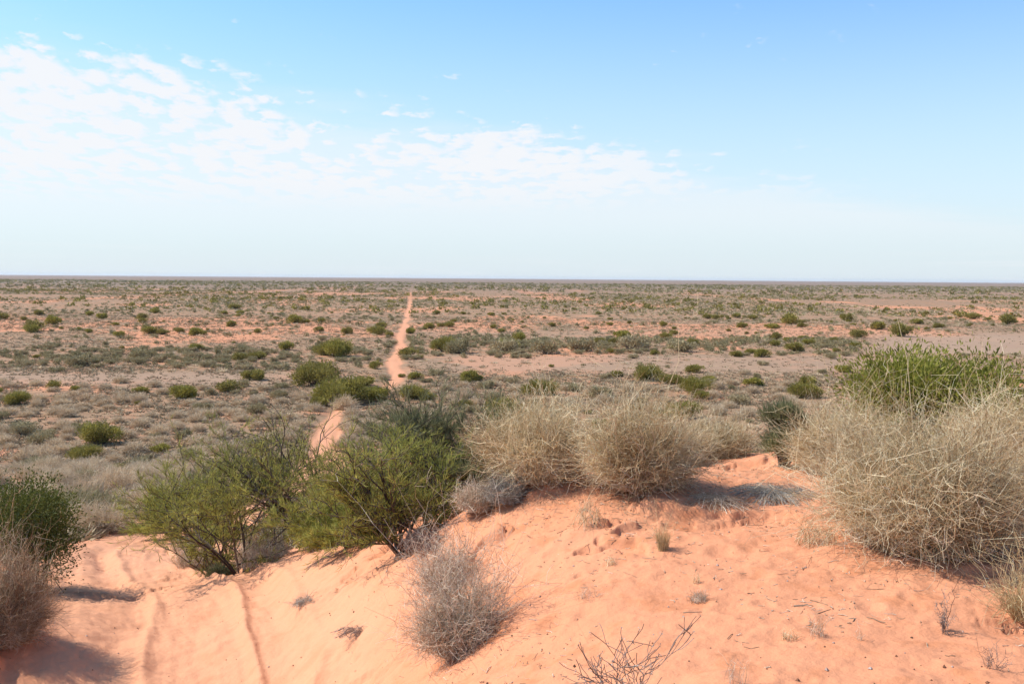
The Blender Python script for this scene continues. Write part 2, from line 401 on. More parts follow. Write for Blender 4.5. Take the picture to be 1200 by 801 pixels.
# ------------------------------------------------------------------ ground
def build_ground():
    ang = np.concatenate([np.linspace(-180, -62, 40)[:-1], np.linspace(-62, -33, 60)[:-1], np.linspace(-33, 33, 760)[:-1], np.linspace(33, 62, 60)[:-1], np.linspace(62, 180, 41)])[:-1]
    rad = np.concatenate([np.array([.4, .9, 1.5, 2.2, 2.9]), np.geomspace(3.4, 30, 560)[:-1], np.geomspace(30, 1500, 480)[:-1], np.geomspace(1500, 14000, 60)])
    A, R = np.meshgrid(np.radians(ang), rad)
    X = R * np.sin(A); Y = R * np.cos(A); nr, na = X.shape
    Z = height(X.ravel(), Y.ravel()).reshape(nr, na)
    V = np.stack([X, Y, Z], -1).reshape(-1, 3)
    V = np.concatenate([V, [[0, 0, float(Z[0].mean())]]])
    i = np.arange(nr - 1)[:, None] * na; j = np.arange(na)[None]; j2 = (j + 1) % na
    Q = np.stack([i + j, i + j2, i + na + j2, i + na + j], -1).reshape(-1, 4)
    C = len(V) - 1
    T = np.stack([np.full(na, C), (np.arange(na) + 1) % na, np.arange(na)], -1)
    # normals from the whole sheet, shared by the pieces
    fn = np.cross(V[Q[:, 2]] - V[Q[:, 0]], V[Q[:, 3]] - V[Q[:, 1]]); N = np.zeros_like(V)
    for k in range(4): 
        for c in range(3): N[:, c] += np.bincount(Q[:, k], fn[:, c], len(V))
    N = norm(N); N[C] = (0, 0, 1)
    if N[len(N) // 2, 2] < 0: N = -N; N[C] = (0, 0, 1)
    td = track_d(V[:, 0], V[:, 1]); td = np.abs(td + .9 * fbm(V[:, 0] / 40, V[:, 1] / 22, 49, 3) * sstep(V[:, 1], 80, 140)); r = np.hypot(V[:, 0], V[:, 1])
    tw = 1.45 - .70 * sstep(r, 45, 90) + .35 * fbm(V[:, 0] / 2.2, V[:, 1] / 3.5, 48, 3) * sstep(r, 40, 80) + .12 * fbm(V[:, 0] / .8, V[:, 1] / .8, 41, 2) + .5 * fbm(V[:, 0] / 14, V[:, 1] / 14, 47, 2) * sstep(r, 60, 120)
    trk = (1 - sstep(td, tw - .25, tw + .45)) * (1 - .9 * sstep(V[:, 1], 480, 560))
    pat = fbm(V[:, 0] / 30, V[:, 1] / (12 + r * .05), 45, 4)
    pyp = 325.6 + F * GROUND_EYE / np.maximum(V[:, 1], 5)
    bandp = np.interp(pyp, [326, 334, 340, 348, 352, 372, 380, 392, 398, 460, 475, 500], [-.5, -.3, -.06, .0, -.12, -.12, .03, .03, -.15, -.1, .02, .05])
    patch = sstep(pat + bandp, .08, .22)
    pl = sstep(r + 6 * fbm(V[:, 0] / 8, V[:, 1] / 8, 42, 3), 20, 45) * (1 - .75 * patch)
    fv = sstep(r, 350, 1500)
    pq = project(V[:, 0], np.maximum(V[:, 1], 1), np.full(len(V), -GROUND_EYE))
    pan = zone_pan(pq[0], pq[1]) * (V[:, 1] > 60)
    lit = np.clip(fbm(V[:, 0] / 1.7, V[:, 1] / 1.7, 43, 3) * 1.2 + .1, 0, 1) * .5 * sstep(r, 4, 12)
    for k in HERO:
        x, y = hero_xy(k); lit = np.maximum(lit, np.exp(-((V[:, 0] - x) ** 2 + (V[:, 1] - y) ** 2) / .55))
    qd = td[Q].max(1); isT = qd < 1.75
    def piece(name, Qs, Ts):
        used = np.unique(np.concatenate([Qs.ravel()] + ([Ts.ravel()] if Ts is not None else [])))
        mp = np.full(len(V), -1); mp[used] = np.arange(len(used))
        me = make_mesh(name, V[used], None if Ts is None else mp[Ts], mp[Qs], None, [M['sand']], None, True)
        for nm, arr in (('track', trk), ('plain', pl), ('litter', lit), ('claypan', pan), ('faraway', fv)):
            a = me.attributes.new(nm, 'FLOAT', 'POINT'); a.data.foreach_set('value', arr[used].astype(np.float32))
        me.normals_split_custom_set_from_vertices(N[used].astype(np.float32))
        return tag(link(name, me), None, None, None, 'structure')
    piece('ground', Q[~isT], T); piece('sand_track', Q[isT], None)
build_ground()

# ------------------------------------------------------------------ plant generators
def lump(D, seed, amp=.27):
    """lobed radius factor for unit directions"""
    az = np.arctan2(D[:, 1], D[:, 0]); el = D[:, 2]
    return 1 + amp * fbm(az * 1.3 + 40, el * 2.5 + 10, seed, 3) * 1.6
def wiry(n, K, R, H, seed, w, wander=.35, base=.35, branch=2, tilt=1.22, sides=3, minlen=.3, blen=.22, squash=1.0, lean=(0, 0), amp=.27):
    """a tangle of thin dry stems: returns verts, quads, tint"""
    g = np.random.default_rng(seed)
    az = g.uniform(0, 2 * math.pi, n); pol = tilt * np.sqrt(g.uniform(0, 1, n))
    D = np.stack([np.sin(pol) * np.cos(az), np.sin(pol) * np.sin(az), np.cos(pol)], -1)
    br = base * R * np.sqrt(g.uniform(0, 1, n)); ba = az + g.normal(0, .9, n)
    B = np.stack([br * np.cos(ba), br * np.sin(ba) * squash, np.full(n, -.02)], -1)
    # length to the dome
    L = 1 / np.sqrt((D[:, 0] / R) ** 2 + (D[:, 1] / (R * squash)) ** 2 + (D[:, 2] / H) ** 2)
    L = L * lump(D, seed, amp) * g.uniform(minlen, 1.0, n) ** .6
    E = D * L[:, None]; V0 = E - B; S = np.linalg.norm(V0, axis=1)
    t = np.linspace(0, 1, K)
    P = B[:, None] + V0[:, None] * t[None, :, None]
    wd = np.cumsum(g.normal(size=(n, K, 3)), 1); wd -= wd[:, :1]
    P = P + wd * (wander * S / K)[:, None, None] * .9 * (0.25 + t)[None, :, None]
    P[..., 2] += (np.sin(t * math.pi) * .10)[None] * S[:, None]        # arching
    P[..., 0] += lean[0] * (P[..., 2] / H) ** 1.5 if lean[0] else 0
    tint = np.clip(g.beta(1.5, 1.4, n) + .55 * fbm(az * 1.5 + 9, pol * 3, seed + 3, 2), 0, 1)
    rad = w * g.uniform(.6, 1.4, n)[:, None] * (1 - .65 * t)[None]
    fn = tubes if sides >= 3 else (lambda P, R, t_, s=0: ribbons(P, R, t_))
    parts = [fn(P, rad, tint, sides) if sides >= 3 else ribbons(P, rad, tint)]
    if branch:
        nb = int(n * branch); si = g.integers(0, n, nb); kk = np.clip((g.uniform(.35, 1, nb) * (K - 1)).astype(int), 1, K - 1)
        S0 = P[si, kk]; dv = norm(P[si, kk] - P[si, kk - 1])
        dv = norm(dv * .6 + g.normal(0, .8, (nb, 3)) + np.array([0, 0, .1]))
        Kb = 4; tb = np.linspace(0, 1, Kb); Lb = blen * g.uniform(.4, 1.3, nb)
        Pb = S0[:, None] + dv[:, None] * (tb[None, :, None] * Lb[:, None, None])
        wb = np.cumsum(g.normal(size=(nb, Kb, 3)), 1); wb -= wb[:, :1]
        Pb = Pb + wb * (Lb * .17)[:, None, None]
        rb = w * .7 * g.uniform(.6, 1.2, nb)[:, None] * (1 - .5 * tb)[None]
        tt = np.clip(tint[si] + g.normal(0, .15, nb) + .08, 0, 1)
        parts.append(tubes(Pb, rb, tt, sides) if sides >= 3 else ribbons(Pb, rb, tt))
    V, Q, T = join(parts)
    V[:, 2] = np.maximum(V[:, 2], -.06 - .0 * V[:, 2])
    return V, Q, T

def leaf_crown(n, R, H, seed, L, W, blobs=9, up=.5, low=.0, shell=.55, dome=.35):
    """leaves gathered in clumps through a crown; returns verts, tris, tint"""
    g = np.random.default_rng(seed)
    az = g.uniform(0, 2 * math.pi, blobs); rr = R * .68 * np.sqrt(g.uniform(0, 1, blobs))
    bc = np.stack([rr * np.cos(az), rr * np.sin(az), H * g.uniform(.32 + low, .72, blobs) * (1 - dome * (rr / R) ** 2)], -1)
    bs = g.uniform(.28, .50, blobs) * min(R, H)
    bt = g.uniform(-.2, .2, blobs)
    k = g.choice(blobs, n, p=bs ** 2 / (bs ** 2).sum())
    D = norm(g.normal(size=(n, 3))); rad = bs[k] * (shell + (1 - shell) * g.uniform(0, 1, n)) * (1 + .16 * g.normal(size=n))
    Sc = np.array([1.15, 1.15, .95])
    C = bc[k] + D * rad[:, None] * Sc
    C[:, 2] = np.maximum(C[:, 2], .03 * H)
    Dl = norm(D + np.array([0, 0, up]) + g.normal(0, .5, (n, 3)))
    tint = np.clip(.5 + bt[k] + g.normal(0, .18, n), 0, 1)
    return leaves(C, Dl, L * g.uniform(.6, 1.3, n), W * g.uniform(.7, 1.2, n), tint, g), bc
def stems_to(bc, seed, r0, base_r=.1, per=2, K=5):
    g = np.random.default_rng(seed); E = np.repeat(bc, per, 0) + g.normal(0, .05, (len(bc) * per, 3)) * np.abs(bc).max()
    n = len(E); B = np.stack([g.normal(0, base_r, n), g.normal(0, base_r, n), np.full(n, -.03)], -1)
    t = np.linspace(0, 1, K); P = B[:, None] + (E - B)[:, None] * t[None, :, None]
    P[..., 2] += 0
    P = P + np.cumsum(g.normal(size=P.shape), 1) * np.linalg.norm(E, axis=1)[:, None, None] * .02
    return tubes(P, r0 * g.uniform(.6, 1.2, n)[:, None] * (1 - .6 * t)[None], g.uniform(0, 1, n), 5)

def tree_skeleton(seed, stems, H, R, lean=(0, 0), levels=4, trunk_r=.022, first=None):
    """limbs as one list of tapered polylines plus twig ends"""
    rd = random.Random(seed); segs = []; tips = []
    def grow(p, d, L, r, lv):
        pts = [p]; K = 4; q = p.copy(); dd = d.copy()
        for k in range(K):
            dd = norm(dd + np.array([rd.gauss(0, .16), rd.gauss(0, .16), rd.gauss(.02, .08)])); q = q + dd * L / K; pts.append(q.copy())
        segs.append((np.array(pts), r, r * .62))
        if lv <= 2: tips.append((pts, dd, L))
        if lv == 0: return
        nb = rd.choice([3, 3, 4]) if lv < levels else rd.choice([4, 5])
        for b in range(nb):
            i = rd.choice([1, 2, 3, 4]) if b else 4
            nd = norm(dd + np.array([rd.gauss(0, .6), rd.gauss(0, .6), rd.gauss(.02, .32)]))
            grow(pts[i], nd, L * rd.uniform(.6, .85), r * rd.uniform(.5, .68), lv - 1)
    L0 = H / sum(.74 ** k for k in range(levels + 1)) * 1.08
    for s in range(stems):
        a = 2 * math.pi * (s + rd.random() * .6) / stems; sp = R / H * rd.uniform(.3, 1.45)
        d = norm(np.array([math.cos(a) * sp + lean[0], math.sin(a) * sp + lean[1], 1.0]))
        b = np.array([math.cos(a) * .06, math.sin(a) * .06, -.05])
        grow(b, d, L0 * rd.uniform(.8, 1.15), trunk_r * rd.uniform(.7, 1.2), levels)
    return segs, tips
def limbs_mesh(segs, sides=5):
    parts = []
    by = {}
    for p, r0, r1 in segs: by.setdefault(len(p), []).append((p, r0, r1))
    for K, l in by.items():
        P = np.array([a[0] for a in l]); t = np.linspace(0, 1, K)
        Rr = np.array([a[1] for a in l])[:, None] * (1 - t)[None] + np.array([a[2] for a in l])[:, None] * t[None]
        parts.append(tubes(P, np.maximum(Rr, .0016), np.random.default_rng(K).uniform(0, 1, len(l)), sides))
    return join(parts)
def needles(tips, per, L, W, seed, spread=.55, keep=1.0):
    g = np.random.default_rng(seed); C = []; D = []; tt = []
    for pts, dd, l in tips:
        if g.random() > keep: continue
        P = np.array(pts); s = g.uniform(.0, len(P) - 1.001, per); i = s.astype(int); f = (s - i)[:, None]
        c = P[i] * (1 - f) + P[i + 1] * f
        C.append(c); D.append(norm(dd + g.normal(0, spread * .85, (per, 3)) + np.array([0, 0, .35]))); tt.append(np.full(per, g.normal(.5, .2)) + g.normal(0, .14, per))
    C = np.concatenate(C); D = np.concatenate(D); n = len(C)
    return leaves(C, D, L * g.uniform(.6, 1.3, n), np.full(n, W) * g.uniform(.7, 1.3, n), np.clip(np.concatenate(tt), 0, 1), g)

def place(px, py, Y, sink=.0):
    p = at(px, py, Y); return (p[0], p[1], gz(p[0], p[1]) - sink)
def S(pixels, Y): return pixels / F * Y          # metres that a span of pixels covers at a distance

# ------------------------------------------------------------------ foreground plants
def cane(name, label, cat, px, py, Y, wpx, hpx, n, seed, mat='straw', w=.0019, group=None, inner=True, **kw):
    loc = place(px, py, Y); R = S(wpx / 2, Y); H = S(hpx, Y) * .84
    V, Q, T = wiry(n, 9, R, H, seed, w, **kw)
    me = make_mesh('stems', V, None, Q, T, [M[mat]])
    if inner:
        root = empty(name, loc); tag(root, label, cat, group)
        link('stems', me, root)
        V, Q, T = wiry(int(n * .12), 7, R * .92, H * .5, seed + 50, w * 1.3, tilt=1.45, branch=2.0, wander=.8, base=.6, blen=.16, squash=kw.get('squash', 1))
        V2, Q2, T2 = wiry(int(n * .02), 9, R * 1.03, H * 1.02, seed + 90, w * 1.5, wander=1.1, base=.5, branch=1.2, blen=.2, tilt=1.4, minlen=.8)
        o2 = link('stray_stalks', make_mesh('stray_stalks', V2, None, Q2, T2 * .5 + .4, [M[mat]]), root); o2['label'] = 'long pale stray stalks'
        o = link('dead_twigs', make_mesh('dead_twigs', V, None, Q, T, [M['deadgrey']]), root)
        o['label'] = 'grey dead twigs low in the clump'
        return root
    o = link(name, me, None, loc); tag(o, label, cat, group); return o

cane('cane_grass_clump', 'huge pale straw cane grass clump with dark tangled base on the right of the sand', 'grass clump', 1085, 668, 6.5, 315, 188, 6000, 101, w=.0019, branch=2.4, wander=.75, base=.5, blen=.17)
cane('cane_grass_clump', 'pale cane grass clump beside the dark blue-green bush, in front of the leafy green shrub', 'grass clump', 975, 560, 8.8, 120, 108, 2400, 102, w=.0020, wander=.5, base=.5, inner=False, branch=2)
cane('cane_grass_clump', 'wide pale cane grass clump at the far right edge below the leafy green shrub', 'grass clump', 1195, 600, 8.0, 200, 118, 3000, 103, w=.0020, wander=.5, base=.5, inner=False, branch=2)
cane('cane_grass_clump', 'dense rounded dry cane grass clump with a dark shadow on the sand to its right', 'grass clump', 752, 606, 8.1, 165, 128, 4200, 104, w=.0020, wander=.6, base=.45, branch=2, blen=.16)
cane('cane_grass_clump', 'brownish dry cane grass clump left of the dense rounded one, on an eroded sand mound', 'grass clump', 632, 592, 8.7, 175, 112, 3800, 105, w=.0020, wander=.6, base=.5, branch=2, blen=.16)
cane('cane_grass_clump', 'low pale cane grass clump on the crest behind the bare sand gap', 'grass clump', 845, 535, 10.6, 100, 52, 1800, 106, w=.0023, wander=.4, base=.6, inner=False, branch=1.5)
cane('cane_grass_clump', 'small pale cane grass clump between the bare sand gap and the two big rounded clumps', 'grass clump', 800, 540, 10.2, 80, 50, 1300, 107, w=.0023, wander=.4, base=.6, inner=False, branch=1.5)
cane('dead_bush', 'ash grey leafless dead bush leaning over bare sand in the centre foreground', 'dead bush', 540, 745, 6.2, 125, 190, 1200, 108, mat='deadgrey', w=.0019, wander=1.1, base=.45, branch=3.5, blen=.14, inner=False)
cane('dead_bush', 'smaller grey dead bush just uphill of the ash grey one, beside the acacia foot', 'dead bush', 524, 655, 7.4, 95, 92, 480, 109, mat='deadgrey', w=.0019, wander=1.1, base=.6, branch=3.5, blen=.14, inner=False)
cane('cane_grass_clump', 'brown dry grass clump on the cut bank at the left edge of the track', 'grass clump', 2, 748, 8.9, 122, 200, 3600, 110, mat='brownstraw', w=.0020, wander=.4, base=.45, branch=2, blen=.16)
cane('yellow_grass_tuft', 'bright yellow coarse grass tuft at the right edge in front of the huge clump', 'grass tuft', 1200, 740, 5.2, 95, 125, 240, 111, mat='yellow', w=.0020, wander=.3, base=.3, branch=1.2, inner=False, tilt=1.3)
cane('yellow_grass_tuft', 'small upright yellow grass tuft on bare sand in front of the dense rounded clump', 'grass tuft', 777, 652, 6.6, 34, 48, 130, 112, mat='yellow', w=.0014, wander=.2, base=.35, branch=.4, tilt=.6, inner=False)

def shrub(name, label, px, py, Y, wpx, hpx, n, seed, mat, L, W, up=.5, blobs=12, stemmat='bark', cat='shrub', **kw):
    loc = place(px, py, Y); R = S(wpx / 2, Y); H = S(hpx, Y)
    root = empty(name, loc); tag(root, label, cat)
    (V, T, t), bc = leaf_crown(n, R * 1.0, H, seed, L, W, blobs, up, **kw)
    link('foliage', make_mesh('foliage', V, T, None, t, [M[mat]]), root)
    V, Q, t = stems_to(bc, seed, .008, .10 * R, 3)
    link('stems', make_mesh('stems', V, None, Q, t, [M[stemmat]]), root)
    return root
shrub('leafy_shrub', 'bright green long-leaved shrub rising behind the huge pale clump on the right', 1094, 535, 9.6, 262, 120, 22000, 201, 'leafgreen', .055, .018, .45, 34, dome=.05, low=.10, shell=.3)
shrub('leafy_shrub', 'dark green dense shrub at the left edge shading the track', 40, 672, 13.0, 190, 176, 28000, 202, 'darkgreen', .042, .020, .4, 24, shell=.4, low=-.12)
shrub('needle_shrub', 'dark blue-green wispy bush between the bare sand gap and the huge pale clump', 917, 560, 9.2, 58, 92, 6000, 203, 'acacia_blue', .09, .007, 1.5, 16, shell=.2, low=-.18)

def acacia(label, px, py, Y, hpx, wpx, seed, stems=5, lean=(0, 0), mat='acacia', per=30, L=.095, W=.0055, levels=4, tr=.02, keep=1.0):
    loc = place(px, py, Y, .02); H = S(hpx, Y); R = S(wpx / 2, Y)
    root = empty('acacia_tree', loc); tag(root, label, 'tree')
    segs, tips = tree_skeleton(seed, stems, H, R, lean, levels, tr)
    V, Q, t = limbs_mesh(segs); link('trunk', make_mesh('trunk', V, None, Q, t, [M['bark']], None, True), root)
    V, T, t = needles(tips, per, L, W, seed, keep=keep)
    link('crown', make_mesh('crown', V, T, None, t, [M[mat]]), root)
    return root
acacia('sparse olive acacia with grassy foot, leftmost of those along the dune lip', 282, 662, 13.4, 212, 205, 301, 6, (-.15, 0), per=13)
acacia('acacia with bare dark leaning limbs and thin crown between two fuller acacias', 368, 622, 14.0, 178, 135, 302, 4, (-.45, 0), per=8, tr=.03, keep=.8)
acacia('bushy yellow-green acacia bending left with its foot above the grey dead bushes', 470, 648, 9.5, 180, 200, 303, 8, (-.35, 0), per=7, L=.09)
acacia('dark grey-green feathery acacia behind the bushy yellow-green one', 508, 602, 11.0, 165, 140, 304, 6, (0, 0), mat='acacia_blue', per=14)
acacia('low yellow-olive acacia scrub filling the gap left of the yellow-green one', 415, 650, 11.3, 95, 110, 306, 6, (-.2, 0), per=16)
acacia('small feathery acacia sprig against the left shoulder of the brownish clump', 548, 590, 9.6, 80, 50, 307, 4, (0, 0), mat='acacia_blue', per=18, levels=3)
acacia('low grassy-green acacia sprouting at the very edge of the track, before the leftmost acacia', 250, 655, 14.6, 85, 100, 308, 6, (-.1, 0), per=15, levels=3)
acacia('low dark olive acacia spreading behind the leftmost acacia', 225, 600, 20.0, 90, 150, 305, 6, (-.3, 0), per=22, L=.10, W=.009)

# ------------------------------------------------------------------ plants of the slope and the plain
def hummock_mesh(seed, n, w, H=.62, branch=0, K=5, mat='straw_far'):
    V, Q, T = wiry(n, K, 1.0, H, seed, w, wander=.35, base=.45, branch=branch, sides=2, tilt=1.5, blen=.2, minlen=.72, amp=.12)
    g = np.random.default_rng(seed)
    return make_mesh('hummock', V, None, Q, T, [M[mat]])
def bush_mesh(seed, n, L, W, H=.75, mat='green_far', blobs=10):
    (V, T, t), bc = leaf_crown(n, 1.0, H, seed, L, W, blobs, .6, shell=.35)
    V2, Q2, t2 = stems_to(bc, seed, .022, .12, 2, 4)
    T2 = np.concatenate([Q2[:, :3], Q2[:, [0, 2, 3]]])
    return make_mesh('shrub', np.concatenate([V, V2]), np.concatenate([T, T2 + len(V)]), None, np.concatenate([t, t2]), [M[mat], M['bark']], np.concatenate([np.zeros(len(T)), np.ones(len(T2))]))

HUM_NEAR = [hummock_mesh(400 + i, 1500, .007, .72 + .08 * i, 1) for i in range(3)]
HUM = [hummock_mesh(410 + i, 620, .016, .62 + .06 * i, .5) for i in range(6)]
GRN_NEAR = [bush_mesh(430 + i, 5200, .11, .040, .70 + .1 * i, blobs=14) for i in range(3)]
GRN = [bush_mesh(440 + i, 1700, .17, .075, .62 + .08 * i, blobs=9 + i) for i in range(5)]
GRY_NEAR = [hummock_mesh(450 + i, 1400, .009, .6, 2, mat='grey_far') for i in range(2)]
GRY = [bush_mesh(460 + i, 1500, .15, .055, .55 + .08 * i, mat='grey_far', blobs=9 + i) for i in range(4)]

SKY_X = [-400, 0, 60, 95, 110, 170, 200, 230, 330, 370, 480, 550, 560, 640, 700, 760, 820, 900, 930, 985, 1030, 1200, 1600]
SKY_Y = [590, 590, 600, 640, 700, 640, 600, 540, 530, 520, 500, 500, 500, 490, 500, 485, 490, 480, 475, 440, 425, 430, 430]
def hidden(px, py_top): return py_top > np.interp(px, SKY_X, SKY_Y) + 4

g = np.random.default_rng(77)
items = []      # kind, x, y, radius, px, py
def ground_point(px, py):
    """where the line of sight through a pixel meets the slope or plain beyond the dune"""
    d = ray(px, py)
    Y = np.geomspace(14, 3000, 500); P = d[None] * (Y / d[1])[:, None]
    h = height(P[:, 0], P[:, 1], False)
    k = np.nonzero(P[:, 2] < h)[0]
    i = k[0] if len(k) else len(Y) - 1
    return P[i, 0], P[i, 1]
# plants one can pick out in the photograph: kind, pixel x, base y, width, and how they look
PICK = [
 ('G',100,538,34),('G',118,520,46),('G',188,530,22),('G',135,556,24),('Y',90,620,70),('Y',122,622,66),('Y',180,605,38),('B',235,625,66),('Y',262,600,40),
 ('Y',404,480,32),('Y',425,472,30),('G',434,468,40),('Y',412,489,26),('Y',442,463,24),('B',418,464,24),('B',30,505,30),('B',330,640,60),
 ('G',372,452,50),('G',400,474,52),('G',432,470,46),('G',375,476,26),('G',425,452,26),('G',212,468,40),('G',266,459,26),('G',297,446,26),('G',165,461,18),
 ('G',20,474,32),('G',63,456,16),('G',88,457,14),('G',486,444,18),('G',550,446,20),('G',486,468,34),('G',500,470,20),('G',560,446,14),('G',636,462,36),('G',620,462,20),
 ('G',760,446,34),('G',784,450,30),('G',722,442,18),('G',814,462,34),('G',814,437,20),('G',882,452,26),('G',800,490,40),('G',778,494,24),('G',590,494,44),('G',690,486,12),('G',652,486,10),
 ('B',866,474,28),('B',700,467,40),('Y',700,465,38),('G',942,466,34),('B',572,455,26),
 ('G',948,452,24),('G',986,436,24),('G',980,412,12),('G',1055,394,26),('G',930,412,26),('G',862,418,18),('G',880,414,14),
 ('G',482,391,14),('G',456,394,12),('G',440,432,16),('G',470,442,10),('G',520,412,30),('G',478,418,22),('G',395,418,40),('G',380,416,30),
 ('B',100,428,34),('B',85,430,28),('B',165,422,30),('B',190,425,22),('B',540,414,40),('B',590,412,36),('B',640,415,34),('B',680,412,36),('B',740,410,36),('B',800,412,36),
 ('G',40,388,22),('G',62,380,20),('G',38,390,18),('G',140,394,12),('G',175,392,18),('G',210,390,14),('G',190,392,14),('G',344,376,14),('G',275,362,14),('G',335,410,18),
 ('G',1140,374,16),('G',1180,380,20),('G',1100,384,16),('G',1075,380,14),('G',1030,386,20),('G',990,376,18),('G',925,380,22),('G',905,385,16),('G',870,384,16),('G',910,398,14),
]
for kd, px, py, wpx in PICK:
    x, y = ground_point(px, py); items.append((kd, x, y, S(wpx / 2, y) * 1.2, px, py, True))

# scatter over the land, thick and thin in the patches the photograph shows
def density(px, py):
    """plants per square metre: hummocks, green shrubs, grey shrubs, and hummock radius"""
    clump = np.clip(.5 + 1.1 * fbm(px / 55, py / 7, 61, 3), .05, 1.4)
    hum = np.interp(py, [333, 345, 360, 378, 386, 396, 420, 440, 447, 456, 470, 520, 600], [.22, .22, .22, .18, .12, .09, .15, .15, .22, .60, .70, .50, .36])
    grn = np.interp(py, [333, 345, 360, 375, 390, 400, 420, 440, 450, 480, 520, 560], [.016, .015, .014, .014, .009, .006, .010, .010, .014, .018, .014, .008])
    gry = np.interp(py, [333, 345, 360, 380, 395, 410, 430, 450, 480, 600], [.09, .08, .07, .045, .03, .03, .03, .035, .045, .05])
    b1 = sstep(px, 430, 470) * (1 - sstep(px, 990, 1030)) * sstep(py + 3 * fbm(px / 60, px * 0, 62, 2), 394, 397) * (1 - sstep(py + 5 * fbm(px / 60, px * 0, 63, 2), 414, 420))
    b2 = (1 - sstep(px, 425, 455)) * sstep(py, 406, 411) * (1 - sstep(py, 428, 434))
    gry = gry + .55 * np.maximum(b1, b2 * .85); grn = grn + .016 * b1 + .008 * b2; hum = hum + .03 * b2
    pan = zone_pan(px, py)
    k = 1 - np.clip(pan * 1.15, 0, 1) * (1 - b1)
    return hum * clump * k, grn * np.clip(clump * 1.3 - .2, 0, 2) * k, gry * clump * (.1 + .9 * k)
def scatter(y0, y1, half, n):
    y = np.sqrt(g.uniform(y0 ** 2, y1 ** 2, n)); x = g.uniform(-half, half, n) * y
    area = half * (y1 ** 2 - y0 ** 2)
    px, py = project(x, y, np.full(n, -GROUND_EYE))
    pyc = np.where(y < 60, 540, py)
    h, gr, gy = density(px, pyc)
    td = np.abs(track_d(x, y)); ok = td > np.where(y < 60, 1.9, 1.15)
    u = g.uniform(0, n / area, n)
    for kd, lo, hi in (('Y', 0, h), ('G', h, h + gr), ('B', h + gr, h + gr + gy)):
        m = (u >= lo) & (u < hi) & ok
        for X, Yy in zip(x[m], y[m]):
            if kd == 'Y': r = g.uniform(.38, 1.05)
            elif kd == 'G': r = min(2.3, .40 + g.exponential(.42))
            else: r = g.uniform(.40, 1.15)
            items.append((kd, X, Yy, r, 0, 0, False))
scatter(17, 60, .80, 1500)
scatter(60, 120, .72, 13000)
scatter(120, 330, .70, 60000)
far = []
I = items
K_ = np.array([it[0] for it in I]); XX = np.array([it[1] for it in I]); YY = np.array([it[2] for it in I]); RR = np.array([it[3] for it in I]); PK = np.array([it[6] for it in I])
# nothing may stand inside a hand-placed plant
keep = np.ones(len(I), bool)
for x, y, r in zip(XX[PK], YY[PK], RR[PK]):
    keep &= PK | (np.hypot(XX - x, YY - y) > r * 1.3 + .4)
# dry hummocks stand beside each other, seldom inside each other
cell = {}
for i in np.argsort(-(PK * 10 + RR)):
    if not keep[i]: continue
    cx, cy = int(XX[i] // 3), int(YY[i] // 3); ok_ = True
    if not PK[i]:
        for a in (-1, 0, 1):
            for b in (-1, 0, 1):
                for j in cell.get((cx + a, cy + b), ()):
                    if (XX[i] - XX[j]) ** 2 + (YY[i] - YY[j]) ** 2 < (.74 * (RR[i] + RR[j])) ** 2: ok_ = False; break
                if not ok_: break
            if not ok_: break
    if ok_: cell.setdefault((cx, cy), []).append(i)
    else: keep[i] = False
pos_h = [(o.location.x, o.location.y) for o in bpy.data.objects if 'category' in o]
for hx, hy in pos_h: keep &= PK | (np.hypot(XX - hx, YY - hy) > 1.6)
keep &= (tps(XX, YY) < -4.2) | PK | (YY > 60)
K_, XX, YY, RR, PK = K_[keep], XX[keep], YY[keep], RR[keep], PK[keep]
ZZ = height(XX, YY, False)
PX, PYb = project(XX, YY, ZZ); PYt = project(XX, YY, ZZ + RR * .6)[1]
size = RR / YY * F
vis = ~hidden(PX, PYt) & (PX > -size * 1.2) & (PX < 1200 + size * 1.2)

BANDS = [(0, 57, 'on the dune foot'), (57, 90, 'just below the dune'), (90, 135, 'on the near plain'), (135, 185, 'beside the grey scrub belt'), (185, 9999, 'beyond the grey scrub belt')]
LOOK = {'Y': ('pale rounded dry grass hummock', 'grass hummock', 'dry_grass_hummock', 'pale dry grass hummocks'),
        'G': ('dark green rounded shrub', 'shrub', 'green_shrub', 'green shrubs'),
        'B': ('low grey saltbush', 'shrub', 'grey_saltbush', 'grey saltbushes')}
STUFFN = {'Y': 'distant_dry_grass', 'G': 'distant_green_scrub', 'B': 'distant_grey_scrub'}
rest = {k: [] for k in 'YGB'}
for kd in 'YGB':
    idx = np.nonzero(K_ == kd)[0]
    sc_ = np.where(vis[idx], size[idx], -1) + np.where(PK[idx] & vis[idx], 100, 0)
    order = idx[np.argsort(-sc_)]
    n_ind = 0
    td = track_d(XX[order], YY[order])
    for o_i, t in zip(order, td):
        if n_ind >= 298 or not vis[o_i] or (size[o_i] * .853 < 2.2): rest[kd].append(o_i); continue
        y = YY[o_i]; near = y < 52
        lib = {'Y': HUM_NEAR if near else HUM, 'G': GRN_NEAR if near or size[o_i] > 17 else GRN, 'B': GRY_NEAR if near else GRY}[kd]
        me = lib[int(g.integers(len(lib)))]
        lab, cat, nm, grp = LOOK[kd]
        o = link(nm, me, None, (XX[o_i], y, ZZ[o_i] - .02)); r = RR[o_i]
        o.scale = (r, r * g.uniform(.85, 1.15), r * g.uniform(.8, 1.15)); o.rotation_euler = (0, 0, g.uniform(0, 6.28))
        band = next(b[2] for b in BANDS if b[0] <= y < b[1]); side = 'left' if t < 0 else 'right'
        tag(o, f'{lab} {band}, {side} of the track', cat, f'{grp} {band}, {side} of the track'); n_ind += 1

